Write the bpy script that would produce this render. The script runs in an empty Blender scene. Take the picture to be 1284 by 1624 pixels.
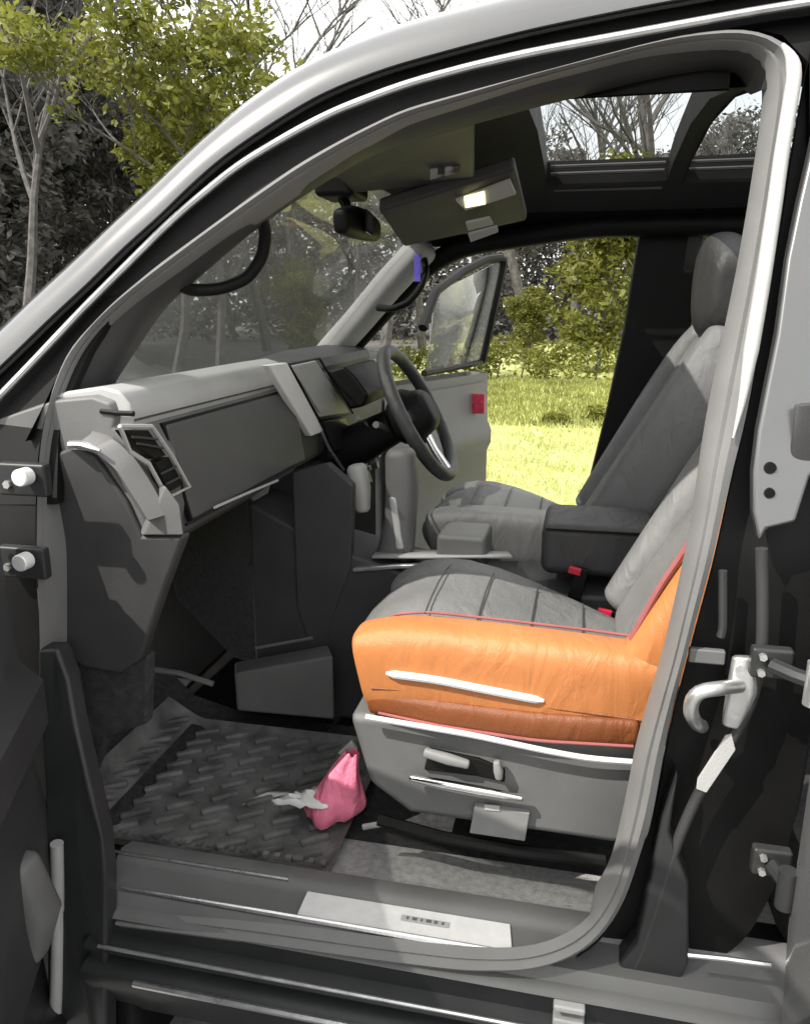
import bpy, bmesh, math, random
from mathutils import Vector, Matrix, Quaternion
random.seed(7)
R_ = math.radians
C = bpy.context.scene.collection
SC = bpy.context.scene

# ---------------------------------------------------------------- camera
F_PX, PW, PH = 1250.0, 1284.0, 1624.0
YAW, PITCH = R_(12.5), R_(14.5)
CAM = Vector((0.0, -1.05, 1.35))
GZ = -0.15                                    # ground level
fw = Vector((-math.sin(YAW)*math.cos(PITCH), math.cos(YAW)*math.cos(PITCH), -math.sin(PITCH)))
rt = Vector((math.cos(YAW), math.sin(YAW), 0))
up = rt.cross(fw)
cam_d = bpy.data.cameras.new('camera'); cam = bpy.data.objects.new('camera', cam_d); C.objects.link(cam)
cam_d.sensor_fit = 'HORIZONTAL'; cam_d.sensor_width = 36.0; cam_d.lens = 36.0*F_PX/PW
cam_d.clip_start = 0.02; cam_d.clip_end = 2000
m = Matrix((rt, up, -fw)).transposed().to_4x4(); m.translation = CAM
cam.matrix_world = m
SC.camera = cam

# ---------------------------------------------------------------- world, sun, exposure
SUN_TO = Vector((-0.62, -0.55, 0.95)).normalized()
elev = math.asin(SUN_TO.z)
w = bpy.data.worlds.new('World'); SC.world = w; w.use_nodes = True
nt = w.node_tree; bg = nt.nodes['Background']
sky = nt.nodes.new('ShaderNodeTexSky'); sky.sky_type = 'NISHITA'; sky.sun_disc = False
sky.sun_elevation = elev; sky.sun_rotation = math.atan2(SUN_TO.x, SUN_TO.y)
sky.dust_density = 3.0
tcw = nt.nodes.new('ShaderNodeTexCoord')
cn = nt.nodes.new('ShaderNodeTexNoise'); cn.inputs['Scale'].default_value = 2.2; cn.inputs['Detail'].default_value = 6
cr = nt.nodes.new('ShaderNodeValToRGB'); cr.color_ramp.elements[0].position = 0.25; cr.color_ramp.elements[1].position = 0.62
cr.color_ramp.elements[0].color = (.45, .45, .45, 1)
mx = nt.nodes.new('ShaderNodeMix'); mx.data_type = 'RGBA'; mx.inputs[7].default_value = (8.6, 8.6, 8.4, 1)
nt.links.new(tcw.outputs['Generated'], cn.inputs['Vector']); nt.links.new(cn.outputs['Fac'], cr.inputs['Fac'])
nt.links.new(cr.outputs['Color'], mx.inputs[0]); nt.links.new(sky.outputs['Color'], mx.inputs[6])
nt.links.new(mx.outputs[2], bg.inputs['Color']); bg.inputs['Strength'].default_value = 0.12
sl = bpy.data.lights.new('sun', 'SUN'); sl.energy = 3.2; sl.angle = R_(0.6); sl.color = (1, .95, .87)
so = bpy.data.objects.new('sun', sl); C.objects.link(so); so.location = (-6, -8, 12)
so.rotation_euler = SUN_TO.to_track_quat('Z', 'Y').to_euler()
SC.view_settings.view_transform = 'Standard'; SC.view_settings.look = 'None'
SC.view_settings.exposure = 1.05; SC.view_settings.gamma = 1.0
SC.cycles.transparent_max_bounces = 24
SC.cycles.max_bounces = 8

# ---------------------------------------------------------------- point helpers
def ray(px, py): return fw*F_PX + rt*(px-PW/2) - up*(py-PH/2)
def PY(px, py, y): d = ray(px, py); return CAM + d*((y-CAM.y)/d.y)
def PX(px, py, x): d = ray(px, py); return CAM + d*((x-CAM.x)/d.x)
def PZ(px, py, z): d = ray(px, py); return CAM + d*((z-CAM.z)/d.z)
def side_y(z): return 0.03 + max(0.0, z-0.95)*0.33
def PS(px, py, off=0.0):                       # a point on the leaning body side
    p = PY(px, py, 0.1)
    for _ in range(30): p = PY(px, py, side_y(p.z)+off)
    return p
def resample(pts, n):
    L = [0.0]
    for a, b in zip(pts, pts[1:]): L.append(L[-1]+(b-a).length)
    out = []
    for i in range(n):
        t = L[-1]*i/(n-1); k = 0
        while k < len(pts)-2 and L[k+1] < t: k += 1
        s = (t-L[k])/max(1e-9, L[k+1]-L[k]); out.append(pts[k].lerp(pts[k+1], s))
    return out
def smooth(pts, it=3):
    for _ in range(it):
        pts = [pts[0]] + [(pts[i-1]+pts[i]*2+pts[i+1])/4 for i in range(1, len(pts)-1)] + [pts[-1]]
    return pts
def trace(px, off, n=80, it=4): return smooth(resample([PS(q[0], q[1], q[2] if len(q) > 2 else off) for q in px], n), it)
def traceY(px, y, n=40, it=3): return smooth(resample([PY(a, b, y) for a, b in px], n), it)

# ---------------------------------------------------------------- materials
def nodes(name):
    m = bpy.data.materials.new(name); m.use_nodes = True
    return m, m.node_tree, m.node_tree.nodes['Principled BSDF']
def mat(name, col, rough=.5, metal=0, var=.12, vscale=6, bump=0, bscale=120, coat=0, voro=False, spec=.5, crease=0):
    m, t, p = nodes(name)
    p.inputs['Roughness'].default_value = rough; p.inputs['Metallic'].default_value = metal
    p.inputs['Specular IOR Level'].default_value = spec
    p.inputs['Coat Weight'].default_value = coat; p.inputs['Coat Roughness'].default_value = .04
    tc = t.nodes.new('ShaderNodeTexCoord')
    n = t.nodes.new('ShaderNodeTexNoise'); n.inputs['Scale'].default_value = vscale; n.inputs['Detail'].default_value = 7
    r = t.nodes.new('ShaderNodeValToRGB')
    r.color_ramp.elements[0].position = .3; r.color_ramp.elements[1].position = .7
    r.color_ramp.elements[0].color = tuple(c*(1-var) for c in col)+(1,)
    r.color_ramp.elements[1].color = tuple(min(1, c*(1+var)) for c in col)+(1,)
    t.links.new(tc.outputs['Object'], n.inputs['Vector']); t.links.new(n.outputs['Fac'], r.inputs['Fac'])
    t.links.new(r.outputs['Color'], p.inputs['Base Color'])
    mr = t.nodes.new('ShaderNodeMapRange'); mr.inputs['To Min'].default_value = max(.02, rough-.1); mr.inputs['To Max'].default_value = min(1, rough+.1)
    t.links.new(n.outputs['Fac'], mr.inputs['Value']); t.links.new(mr.outputs['Result'], p.inputs['Roughness'])
    if bump:
        if voro:
            b = t.nodes.new('ShaderNodeTexVoronoi'); b.inputs['Scale'].default_value = bscale; o = b.outputs['Distance']
        else:
            b = t.nodes.new('ShaderNodeTexNoise'); b.inputs['Scale'].default_value = bscale; b.inputs['Detail'].default_value = 4; o = b.outputs['Fac']
        t.links.new(tc.outputs['Object'], b.inputs['Vector'])
        bp = t.nodes.new('ShaderNodeBump'); bp.inputs['Strength'].default_value = bump; bp.inputs['Distance'].default_value = .004
        t.links.new(o, bp.inputs['Height']); t.links.new(bp.outputs['Normal'], p.inputs['Normal'])
        if crease:
            mp = t.nodes.new('ShaderNodeMapping'); mp.inputs['Scale'].default_value = (1.6, 1, .6); t.links.new(tc.outputs['Object'], mp.inputs['Vector'])
            cz = t.nodes.new('ShaderNodeTexNoise'); cz.inputs['Scale'].default_value = 14; cz.inputs['Detail'].default_value = 3; cz.inputs['Distortion'].default_value = .8
            t.links.new(mp.outputs['Vector'], cz.inputs['Vector'])
            b2 = t.nodes.new('ShaderNodeBump'); b2.inputs['Strength'].default_value = crease; b2.inputs['Distance'].default_value = .02
            t.links.new(cz.outputs['Fac'], b2.inputs['Height']); t.links.new(b2.outputs['Normal'], bp.inputs['Normal'])
    return m
def glass(name, tint, veil, gloss=.02, dc=.5):  # diffuse grey mixed into the pane stands in for its reflected haze
    m = bpy.data.materials.new(name); m.use_nodes = True; t = m.node_tree
    for n in list(t.nodes): t.nodes.remove(n)
    o = t.nodes.new('ShaderNodeOutputMaterial'); tr = t.nodes.new('ShaderNodeBsdfTransparent'); tr.inputs[0].default_value = (*tint, 1)
    g = t.nodes.new('ShaderNodeBsdfGlossy'); g.inputs['Roughness'].default_value = gloss
    d = t.nodes.new('ShaderNodeBsdfDiffuse'); d.inputs[0].default_value = (dc, dc, dc*.98, 1)
    f = t.nodes.new('ShaderNodeFresnel'); geo = t.nodes.new('ShaderNodeNewGeometry')
    io = t.nodes.new('ShaderNodeMapRange'); io.inputs['To Min'].default_value = 1.4; io.inputs['To Max'].default_value = 1/1.4
    t.links.new(geo.outputs['Backfacing'], io.inputs['Value']); t.links.new(io.outputs['Result'], f.inputs['IOR'])
    m1 = t.nodes.new('ShaderNodeMixShader'); m2 = t.nodes.new('ShaderNodeMixShader')
    n = t.nodes.new('ShaderNodeTexNoise'); n.inputs['Scale'].default_value = 5; n.inputs['Detail'].default_value = 6
    tc = t.nodes.new('ShaderNodeTexCoord'); t.links.new(tc.outputs['Object'], n.inputs['Vector'])
    r = t.nodes.new('ShaderNodeMapRange'); r.inputs['To Min'].default_value = veil*.7; r.inputs['To Max'].default_value = veil*1.3
    t.links.new(n.outputs['Fac'], r.inputs['Value'])
    t.links.new(r.outputs['Result'], m1.inputs[0]); t.links.new(tr.outputs[0], m1.inputs[1]); t.links.new(d.outputs[0], m1.inputs[2])
    t.links.new(f.outputs[0], m2.inputs[0]); t.links.new(m1.outputs[0], m2.inputs[1]); t.links.new(g.outputs[0], m2.inputs[2])
    t.links.new(m2.outputs[0], o.inputs['Surface'])
    return m
def leafmat(name, c1, c2):
    m, t, p = nodes(name); p.inputs['Roughness'].default_value = .6
    oi = t.nodes.new('ShaderNodeTexCoord'); n = t.nodes.new('ShaderNodeTexNoise'); n.inputs['Scale'].default_value = 1.3; n.inputs['Detail'].default_value = 5
    r = t.nodes.new('ShaderNodeValToRGB'); r.color_ramp.elements[0].position = .35; r.color_ramp.elements[1].position = .65
    r.color_ramp.elements[0].color = (*c1, 1); r.color_ramp.elements[1].color = (*c2, 1)
    t.links.new(oi.outputs['Object'], n.inputs['Vector']); t.links.new(n.outputs['Fac'], r.inputs['Fac']); t.links.new(r.outputs['Color'], p.inputs['Base Color'])
    tl = t.nodes.new('ShaderNodeBsdfTranslucent'); t.links.new(r.outputs['Color'], tl.inputs['Color'])
    ms = t.nodes.new('ShaderNodeMixShader'); ms.inputs[0].default_value = .4
    out = t.nodes['Material Output']; t.links.new(p.outputs[0], ms.inputs[1]); t.links.new(tl.outputs[0], ms.inputs[2]); t.links.new(ms.outputs[0], out.inputs['Surface'])
    return m
M = dict(
    silver=mat('silver paint', (.105, .106, .108), .28, .25, .06, 3, coat=1.0),
    shadepaint=mat('shade-dark jamb paint', (.030, .031, .032), .42, .1, .15, 9, spec=.4),  # dark copy of the body paint, the jambs' shade put into its colour
    black=mat('black plastic', (.0055, .0055, .0055), .55, 0, .3, 12, .1, 700, spec=.2),
    rubber=mat('grey rubber seal', (.17, .17, .168), .55, 0, .05, 18, .12, 420),
    drubber=mat('black rubber', (.008, .008, .008), .6, 0, .3, 20, .1, 500, spec=.2),
    dark=mat('dark grey plastic', (.036, .036, .037), .55, 0, .18, 9, .2, 900, voro=True),
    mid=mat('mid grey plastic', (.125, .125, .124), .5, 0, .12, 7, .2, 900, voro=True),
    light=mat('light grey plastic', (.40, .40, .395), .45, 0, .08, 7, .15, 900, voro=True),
    pale=mat('pale trim', (.42, .42, .41), .55, 0, .06, 6, .2, 300),
    alu=mat('brushed aluminium', (.72, .72, .72), .3, .9, .08, 40, .1, 200),
    bright=mat('satin sill metal', (.80, .80, .79), .42, .25, .06, 40, .08, 300),
    chrome=mat('chrome', (.85, .85, .85), .12, 1, .03, 5),
    steel=mat('zinc steel', (.62, .62, .61), .32, .8, .15, 30, .1, 90),
    carpet=mat('dark carpet', (.030, .030, .031), .95, 0, .5, 60, 1.0, 350),
    carpetg=mat('grey carpet', (.36, .36, .352), .95, 0, .2, 70, 1.0, 350),
    matrub=mat('mat rubber', (.13, .13, .128), .5, 0, .5, 14, .5, 120),
    liner=mat('headliner cloth', (.022, .022, .023), .95, 0, .2, 30, .5, 500),
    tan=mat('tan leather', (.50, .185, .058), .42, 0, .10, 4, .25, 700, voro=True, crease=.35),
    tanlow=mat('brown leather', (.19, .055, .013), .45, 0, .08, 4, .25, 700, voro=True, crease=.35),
    greyl=mat('grey leather', (.16, .16, .16), .45, 0, .12, 5, .25, 700, voro=True, crease=.35),
    greyl2=mat('perforated grey leather', (.165, .165, .163), .55, 0, .12, 6, .5, 420, voro=True, crease=.35),
    greyd=mat('charcoal leather', (.045, .045, .046), .45, 0, .15, 5, .25, 700, voro=True, crease=.35),
    label=mat('seat side label', (.22, .22, .218), .6, 0, .1, 30),
    lid=mat('glovebox plastic', (.066, .066, .067), .5, 0, .12, 7, .2, 900, voro=True),
    rose=mat('rose piping', (.30, .09, .085), .6, 0, .15, 20),
    white=mat('white plastic', (.75, .75, .73), .5, 0, .05, 9, .1, 100),
    red=mat('red plastic', (.50, .02, .05), .35, 0, .1, 9),
    redlens=mat('red reflector', (.55, .05, .09), .25, 0, .15, 60, .4, 90),
    pink=mat('pink cloth', (.80, .20, .31), .7, 0, .22, 25, .5, 160, crease=1.0),
    blue=mat('blue reflection', (.15, .12, .65), .5, 0, .2, 20),
    screen=mat('glossy screen', (.02, .02, .022), .3, 0, .1, 5, spec=.3),
    mirror=mat('mirror', (.8, .8, .8), .03, 1, .02, 5),
    windshield=glass('windscreen glass', (.90, .91, .905), .28, .02, .32),
    doorglass=glass('door glass', (.80, .81, .80), .32),
    roofglass=glass('tinted roof glass', (.84, .85, .84), .06),
)
lm, lt, lp = nodes('lit lamp lens'); lp.inputs['Base Color'].default_value = (.9, .9, .7, 1)
lp.inputs['Emission Color'].default_value = (1, .95, .45, 1); lp.inputs['Emission Strength'].default_value = 1.1
M['lamp'] = lm

# ---------------------------------------------------------------- mesh helpers
class MB:
    def __init__(s): s.bm = bmesh.new()
    def loft(s, rails, closed=False, flip=False):
        vs = [[s.bm.verts.new(p) for p in r] for r in rails]
        n = len(vs)
        for i in range(n if closed else n-1):
            a, b = vs[i], vs[(i+1) % n]
            for j in range(len(a)-1):
                f = [a[j], a[j+1], b[j+1], b[j]]
                s.bm.faces.new(f[::-1] if flip else f)
        return s
    def tube(s, path, r, n=10, cap=True):
        pts = [Vector(p) for p in path]; rr = r if isinstance(r, (list, tuple)) else [r]*len(pts)
        rings = []; t0 = (pts[1]-pts[0]).normalized(); u = t0.orthogonal().normalized()
        for i, p in enumerate(pts):
            t = (pts[min(i+1, len(pts)-1)]-pts[max(i-1, 0)]).normalized()
            u = (u - t*u.dot(t)).normalized(); v = t.cross(u)
            rings.append([s.bm.verts.new(p+(u*math.cos(2*math.pi*k/n)+v*math.sin(2*math.pi*k/n))*rr[i]) for k in range(n)])
        for a, b in zip(rings, rings[1:]):
            for k in range(n): s.bm.faces.new([a[k], a[(k+1) % n], b[(k+1) % n], b[k]])
        if cap: s.bm.faces.new(rings[0][::-1]); s.bm.faces.new(rings[-1])
        return s
    def pillow(s, path, wh, upv=(0, 0, 1), n=24, e=2.6, ends=True, caps=((1, .45), (.9, .7), (.6, .89), (.3, .97))):
        """superellipse section of half width/height wh swept along path, with rounded ends"""
        pts = [Vector(p) for p in path]; wh = list(wh)
        if ends:
            d0 = (pts[0]-pts[1]).normalized(); d1 = (pts[-1]-pts[-2]).normalized()
            w0, w1 = wh[0], wh[-1]; r0 = min(w0)*.6; r1 = min(w1)*.6
            pre = [(pts[0]+d0*r0*a, (w0[0]*b, w0[1]*b)) for a, b in caps]
            post = [(pts[-1]+d1*r1*a, (w1[0]*b, w1[1]*b)) for a, b in caps[::-1]]
            pts = [p for p, _ in pre]+pts+[p for p, _ in post]; wh = [q for _, q in pre]+wh+[q for _, q in post]
        rings = []; upv = Vector(upv)
        for i, p in enumerate(pts):
            t = (pts[min(i+1, len(pts)-1)]-pts[max(i-1, 0)]).normalized()
            sd = t.cross(upv).normalized(); uu = sd.cross(t).normalized(); a, b = wh[i]; ring = []
            for k in range(n):
                c, q = math.cos(2*math.pi*k/n), math.sin(2*math.pi*k/n)
                x = a*math.copysign(abs(c)**(2/e), c); y = b*math.copysign(abs(q)**(2/e), q)
                ring.append(s.bm.verts.new(p+sd*x+uu*y))
            rings.append(ring)
        for a, b in zip(rings, rings[1:]):
            for k in range(n): s.bm.faces.new([a[k], a[(k+1) % n], b[(k+1) % n], b[k]])
        s.bm.faces.new(rings[0][::-1]); s.bm.faces.new(rings[-1])
        return s
    def box(s, c, size, rot=None):
        mt = Matrix.Translation(Vector(c)) @ (rot.to_4x4() if rot else Matrix()) @ Matrix.Diagonal((*size, 1))
        bmesh.ops.create_cube(s.bm, size=1, matrix=mt); return s
    def hexa(s, a, b):                           # solid between two corresponding loops of points
        A = [s.bm.verts.new(p) for p in a]; B = [s.bm.verts.new(p) for p in b]; n = len(A)
        for k in range(n): s.bm.faces.new([A[k], A[(k+1) % n], B[(k+1) % n], B[k]])
        s.bm.faces.new(A[::-1]); s.bm.faces.new(B); return s
    def plate(s, pts, off): off = Vector(off); return s.hexa(pts, [Vector(p)+off for p in pts])
    def cyl(s, a, b, r, n=20): return s.tube([a, Vector(a).lerp(Vector(b), .5), b], r, n)
    def build(s, name, mt, parent=None, bevel=0, sub=0, solid=0, angle=40, label=None):
        bmesh.ops.recalc_face_normals(s.bm, faces=s.bm.faces)
        for f in s.bm.faces: f.smooth = True
        for e in s.bm.edges:
            if len(e.link_faces) == 2 and e.calc_face_angle(0) > R_(angle): e.smooth = False
        me = bpy.data.meshes.new(name); s.bm.to_mesh(me); s.bm.free()
        me.materials.append(M[mt] if isinstance(mt, str) else mt)
        o = bpy.data.objects.new(name, me); C.objects.link(o)
        if parent:
            o.parent = parent
            if parent.type == 'EMPTY': o.location = -parent.location
        if solid:
            q = o.modifiers.new('solid', 'SOLIDIFY'); q.thickness = solid; q.offset = 0
        if bevel:
            q = o.modifiers.new('bevel', 'BEVEL'); q.width = bevel; q.segments = 3; q.limit_method = 'ANGLE'; q.angle_limit = R_(35); q.harden_normals = True
        if sub:
            q = o.modifiers.new('sub', 'SUBSURF'); q.levels = sub; q.render_levels = sub
        if label: o['label'] = label
        return o
def thing(name, label, cat, loc=(0, 0, 0), group=None):
    o = bpy.data.objects.new(name, None); C.objects.link(o); o.location = loc; o.empty_display_size = .2
    return tag(o, label, cat, group)
def tag(o, label, cat, group=None):
    o['label'] = label; o['category'] = cat
    if group: o['group'] = group
    return o
def V(*a): return Vector(a)

# ================================================================ CAR
car = thing('car', 'silver grey car with its doors open, showing a tan and grey seat and dark dashboard', 'car', (0, .96, GZ))
CW = 1.90                                        # far side of the body
def far(p, k=0): return V(p.x, CW-p.y+k, p.z)    # mirrored to the driver's side

# ---- outer body side: roof rail and pillar
sil = [(-160, 690), (0, 532), (65, 470), (150, 392), (250, 300), (320, 232), (400, 162), (480, 108), (565, 70), (640, 42), (770, 8), (900, -25), (1100, -66), (1500, -125)]
r1 = [(-160, 725), (0, 580), (90, 492), (140, 447), (190, 395), (250, 343), (290, 302), (345, 252), (405, 210), (460, 175), (505, 148), (560, 125), (620, 103), (740, 70), (842, 44), (1017, 8), (1200, -25), (1500, -72)]
chl = [(-60, 690), (60, 565), (130, 490), (195, 425), (275, 345), (375, 262), (450, 217), (525, 177), (640, 133), (742, 105), (842, 82), (1042, 45), (1207, 15), (1500, -30)]
r3 = [(70, 1100), (66, 950), (61, 875), (62, 750), (70, 675), (83, 615), (108, 555), (135, 525), (178, 480), (250, 420), (325, 365), (400, 310), (475, 258), (550, 216), (640, 172), (842, 117), (1017, 70), (1092, 52), (1180, 44), (1235, 58), (1264, 82), (1272, 115), (1264, 165), (1249, 250), (1240, 318), (1220, 450), (1200, 566), (1188, 634), (1176, 690), (1160, 750), (1144, 822), (1127, 898), (1105, 974), (1089, 1040), (1075, 1088), (1055, 1174), (1041, 1260), (1030, 1307), (1013, 1360), (998, 1408), (985, 1440, .025), (962, 1475, .015), (937, 1503, .005), (892, 1526, -.005), (840, 1540, -.012), (740, 1542, -.02), (600, 1525, -.02), (400, 1497, -.02), (190, 1470, -.02)]
r4 = [(82, 1100), (81, 950), (80, 875), (82, 750), (90, 685), (112, 615), (135, 563), (165, 522), (210, 482), (268, 440), (340, 385), (412, 334), (484, 284), (556, 240), (640, 197), (842, 133), (1017, 88), (1092, 78), (1155, 74), (1198, 78), (1218, 98), (1221, 140), (1212, 215), (1204, 260), (1197, 310), (1176, 430), (1156, 526), (1140, 598), (1124, 682), (1114, 750), (1104, 830), (1088, 910), (1072, 983), (1055, 1055), (1035, 1120), (1010, 1207), (1000, 1265), (987, 1325), (972, 1390, .05), (955, 1425, .042), (932, 1458, .03), (905, 1478, .02), (870, 1494, .015), (820, 1504, .012), (740, 1502, .01), (600, 1485, .01), (400, 1457, .01), (190, 1432, .01)]
N = 90
S0 = trace(sil, .075, N); S1 = trace(r1, 0, N)
Sm = [a.lerp(b, .55)+V(0, -.022, .016) for a, b in zip(S0, S1)]
Sin = [p+V(0, .05, -.002) for p in S0]
b = MB(); b.loft([Sin, S0, [a.lerp(c, .5)+V(0, -.006, .006) for a, c in zip(S0, Sm)], Sm, [a.lerp(c, .6)+V(0, -.006, .002) for a, c in zip(Sm, S1)], S1, [p+V(0, .02, -.004) for p in S1]])
b.build('body_side_rail', 'silver', car)
CH = trace(chl, .022, N)
# black channel between the rail and the seal
K1 = [p+V(0, .004, -.002) for p in trace(r1, .0, N)]
K3 = trace([(40, 700)]+r3[5:17]+[(1200, 35), (1500, -5)], .03, N)
b = MB(); b.loft([K1, [p+V(0, .035, 0) for p in K1], [p+V(0, .022, .006) for p in CH], [p+V(0, .022, -.006) for p in CH], [p+V(0, .02, 0) for p in K3], K3, [p+V(0, .06, 0) for p in K3]])
b.build('door_channel', 'drubber', car)
MB().tube(CH, .0062, 8).build('channel_strip', 'steel', car)
# grey door seal all round the opening
A3 = trace(r3, .03, 200, 2); A4 = trace(r4, .055, 200, 2)
Am = [a.lerp(c, .35)+V(0, -.016, 0) for a, c in zip(A3, A4)]; Am2 = [a.lerp(c, .72)+V(0, -.012, 0) for a, c in zip(A3, A4)]
Amv = [a.lerp(c, .56)+V(0, -.006, 0) for a, c in zip(A3, A4)]
b = MB(); b.loft([[p+V(0, .05, 0) for p in A3], A3, Am, Amv, Am2, A4, [p+(V(0, .05, 0) if p.z > .40 else V(0, .012*(p.z-.3)/.1, -.03)) for p in A4]])
b.build('door_seal', 'rubber', car)
WB = [(1240, 70), (1256, 90), (1260, 118), (1252, 165), (1238, 250), (1229, 318), (1209, 450), (1189, 566), (1176, 640), (1162, 695)]
wb = trace(WB, .018, 60, 2)
MB().tube(wb, [.003, .005, .007, .009]+[.0105]*42+[.0105-.0007*k for k in range(14)], 10).build('seal_highlight', 'pale', car)  # pale strip paints in the sunlit edge of the seal
# interior pillar trim behind the seal
T4 = trace(r4[2:22], .06, 80, 2)
t5 = [(118, 1000), (112, 760), (118, 690), (137, 668), (152, 632), (172, 602), (235, 507), (300, 450), (372, 388), (440, 338), (510, 292), (580, 250), (660, 222), (842, 172), (1017, 128), (1100, 112), (1150, 108), (1180, 112), (1190, 150)]
T5 = trace(t5, .125, 80, 2)
b = MB(); b.loft([T4, [a.lerp(c, .5)+V(0, -.008, 0) for a, c in zip(T4, T5)], T5, [p+V(0, .06, .02) for p in T5]])
b.build('pillar_trim', 'dark', car)
# passenger pillar grab handle
g = [PS(285, 452, .12), PS(305, 461, .16), PS(350, 458, .19), PS(392, 442, .20), PS(416, 408, .19), PS(422, 370, .16), PS(415, 345, .12)]
MB().tube(smooth(resample(g, 26), 2), .0115, 12).build('grab_handle', 'black', car)

# ---- B pillar jamb: black recess, cover, striker, label
jb = [(1290, 60), (1276, 110), (1262, 190), (1250, 260), (1240, 330), (1220, 450), (1200, 566), (1186, 640), (1160, 752), (1128, 898), (1090, 1040), (1056, 1174), (1032, 1307), (1000, 1410), (964, 1478), (938, 1506), (892, 1532), (800, 1556)]
J0 = trace(jb, .035, 70, 1); 
J1 = [p+V(.012, .045, 0) for p in J0]; J2 = [p+V(.20+.05*max(0, .9-p.z), .05, 0) for p in J0]; J3 = [p+V(.02, .05, 0) for p in J2]
b = MB(); b.loft([J0, J1, J2, J3]); b.build('pillar_jamb', 'black', car)
cv = [(1300, 170), (1280, 262), (1267, 318), (1248, 410), (1232, 530), (1216, 610), (1202, 682), (1194, 750), (1194, 812), (1204, 862), (1216, 840), (1262, 829), (1285, 757), (1340, 700), (1370, 170)]
cp = [PS(x, y, .012) for x, y in cv]
cov = MB().plate(cp, (0, .03, 0)).build('pillar_cover', 'silver', car, bevel=.006)
for x, y, r in ((1221, 742, .008), (1220, 782, .007)):
    p = PS(x, y, .010); MB().cyl(p+V(0, -.002, 0), p+V(0, .01, 0), r).build('fastener', 'black', cov)
p = PS(1278, 695, .008)
MB().pillow([p+V(.01, 0, .045), p+V(.012, 0, 0), p+V(.01, 0, -.05)], [(.03, .006)]*3, (0, 1, 0), e=3).build('recess', 'dark', cov)
# second (rear door) seal running down the jamb
sq = [(1207, 870), (1209, 960), (1208, 1040), (1190, 1120), (1150, 1190), (1105, 1262), (1075, 1330), (1040, 1440), (1010, 1530), (960, 1575)]
MB().tube(traceY(sq, .07, 50), .0085, 10).build('rear_seal', 'dark', car)
sq = [(1146, 905), (1146, 1000), (1142, 1010)]
MB().tube(traceY(sq, .085, 20), .006, 8).build('jamb_bead', 'dark', car)
# foot of the pillar in the shade-darkened paint
foot = [(1075, 1230), (1062, 1320), (1092, 1402), (1092, 1530), (1070, 1580), (1180, 1640), (1180, 1760), (700, 1760), (760, 1620), (860, 1585), (960, 1560), (1010, 1500), (1030, 1400), (1050, 1300)]
MB().plate([PY(x, y, .062) for x, y in foot], (0, .05, 0)).build('pillar_foot', 'shadepaint', car, bevel=.006)
# striker: plate, loop and bolt heads
s_ = MB(); a = PY(1172, 1045, .07); c = PY(1160, 1148, .07)
s_.pillow([a+V(.006, 0, 0), PY(1176, 1095, .066), c], [(.016, .008), (.021, .010), (.014, .008)], (0, 1, 0), e=3)
st = s_.build('striker', 'steel', car)
lp_ = [PY(1172, 1088, .06), PY(1140, 1092, .03), PY(1108, 1096, .022), PY(1096, 1110, .024), PY(1094, 1130, .03), PY(1104, 1148, .05), PY(1112, 1152, .08)]
MB().tube(smooth(resample(lp_, 24), 2), .0105, 12).build('striker_loop', 'steel', st)
for x, y in ((1174, 1062), (1164, 1135)):
    p = PY(x, y, .06); MB().cyl(p, p+V(0, .012, 0), .007, 6).build('bolt', 'steel', st)
lb = [(1160, 1165), (1166, 1190), (1120, 1258), (1104, 1252), (1106, 1236), (1150, 1168)]
lab = MB().plate([PY(x, y, .060) for x, y in lb], (0, .004, 0)).build('pressure_label', 'pale', car, bevel=.001)
p = PY(1120, 1040, .075); MB().box(p, (.05, .012, .022)).build('jamb_clip', 'mid', car, bevel=.003)

# ---- rear door, swung open on its hinges
hx = PY(1268, 1300, -.005)
ROT = Matrix.Rotation(R_(-62), 3, 'Z')
def rd(s, n, z): return V(hx.x+.012, .0, 0) + ROT @ V(s, n, 0) + V(0, 0, z)
b = MB()
prof = [(0.0, .0), (.004, .02), (.012, .09), (.03, .115)]
zs = [(.20, .02), (.24, .0), (.5, -.02), (.8, -.02), (.95, .0), (1.03, .012)]
rails = []
for (s0, n0) in ((.95, 0), (.03, -.004), (.008, .004), (0, .02), (0, .09), (.02, .11), (.95, .11)):
    rails.append([rd(s0, n0+k, z) for z, k in zs])
b.loft(rails, closed=True)
rdoor = b.build('rear_door', 'silver', car)
MB().tube([rd(.004, .05, z) for z in (.24, .4, .6, .8, 1.0)], .009, 8).build('edge_seal', 'drubber', rdoor)
fr = [rd(.05, .03, 1.0), rd(.06, .08, 1.25), rd(.09, .14, 1.45), rd(.16, .20, 1.62), rd(.5, .22, 1.68), rd(.85, .2, 1.55), rd(.93, .06, 1.03)]
MB().tube(smooth(resample(fr, 40), 2), .018, 8).build('window_frame', 'black', rdoor)
MB().loft([[rd(.06, .04, 1.02), rd(.10, .13, 1.42), rd(.17, .195, 1.6)], [rd(.5, .04, 1.02), rd(.5, .13, 1.42), rd(.5, .21, 1.66)], [rd(.92, .05, 1.02), rd(.88, .13, 1.42), rd(.84, .19, 1.55)]]).build('window_glass', 'doorglass', rdoor, solid=.004)
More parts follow.
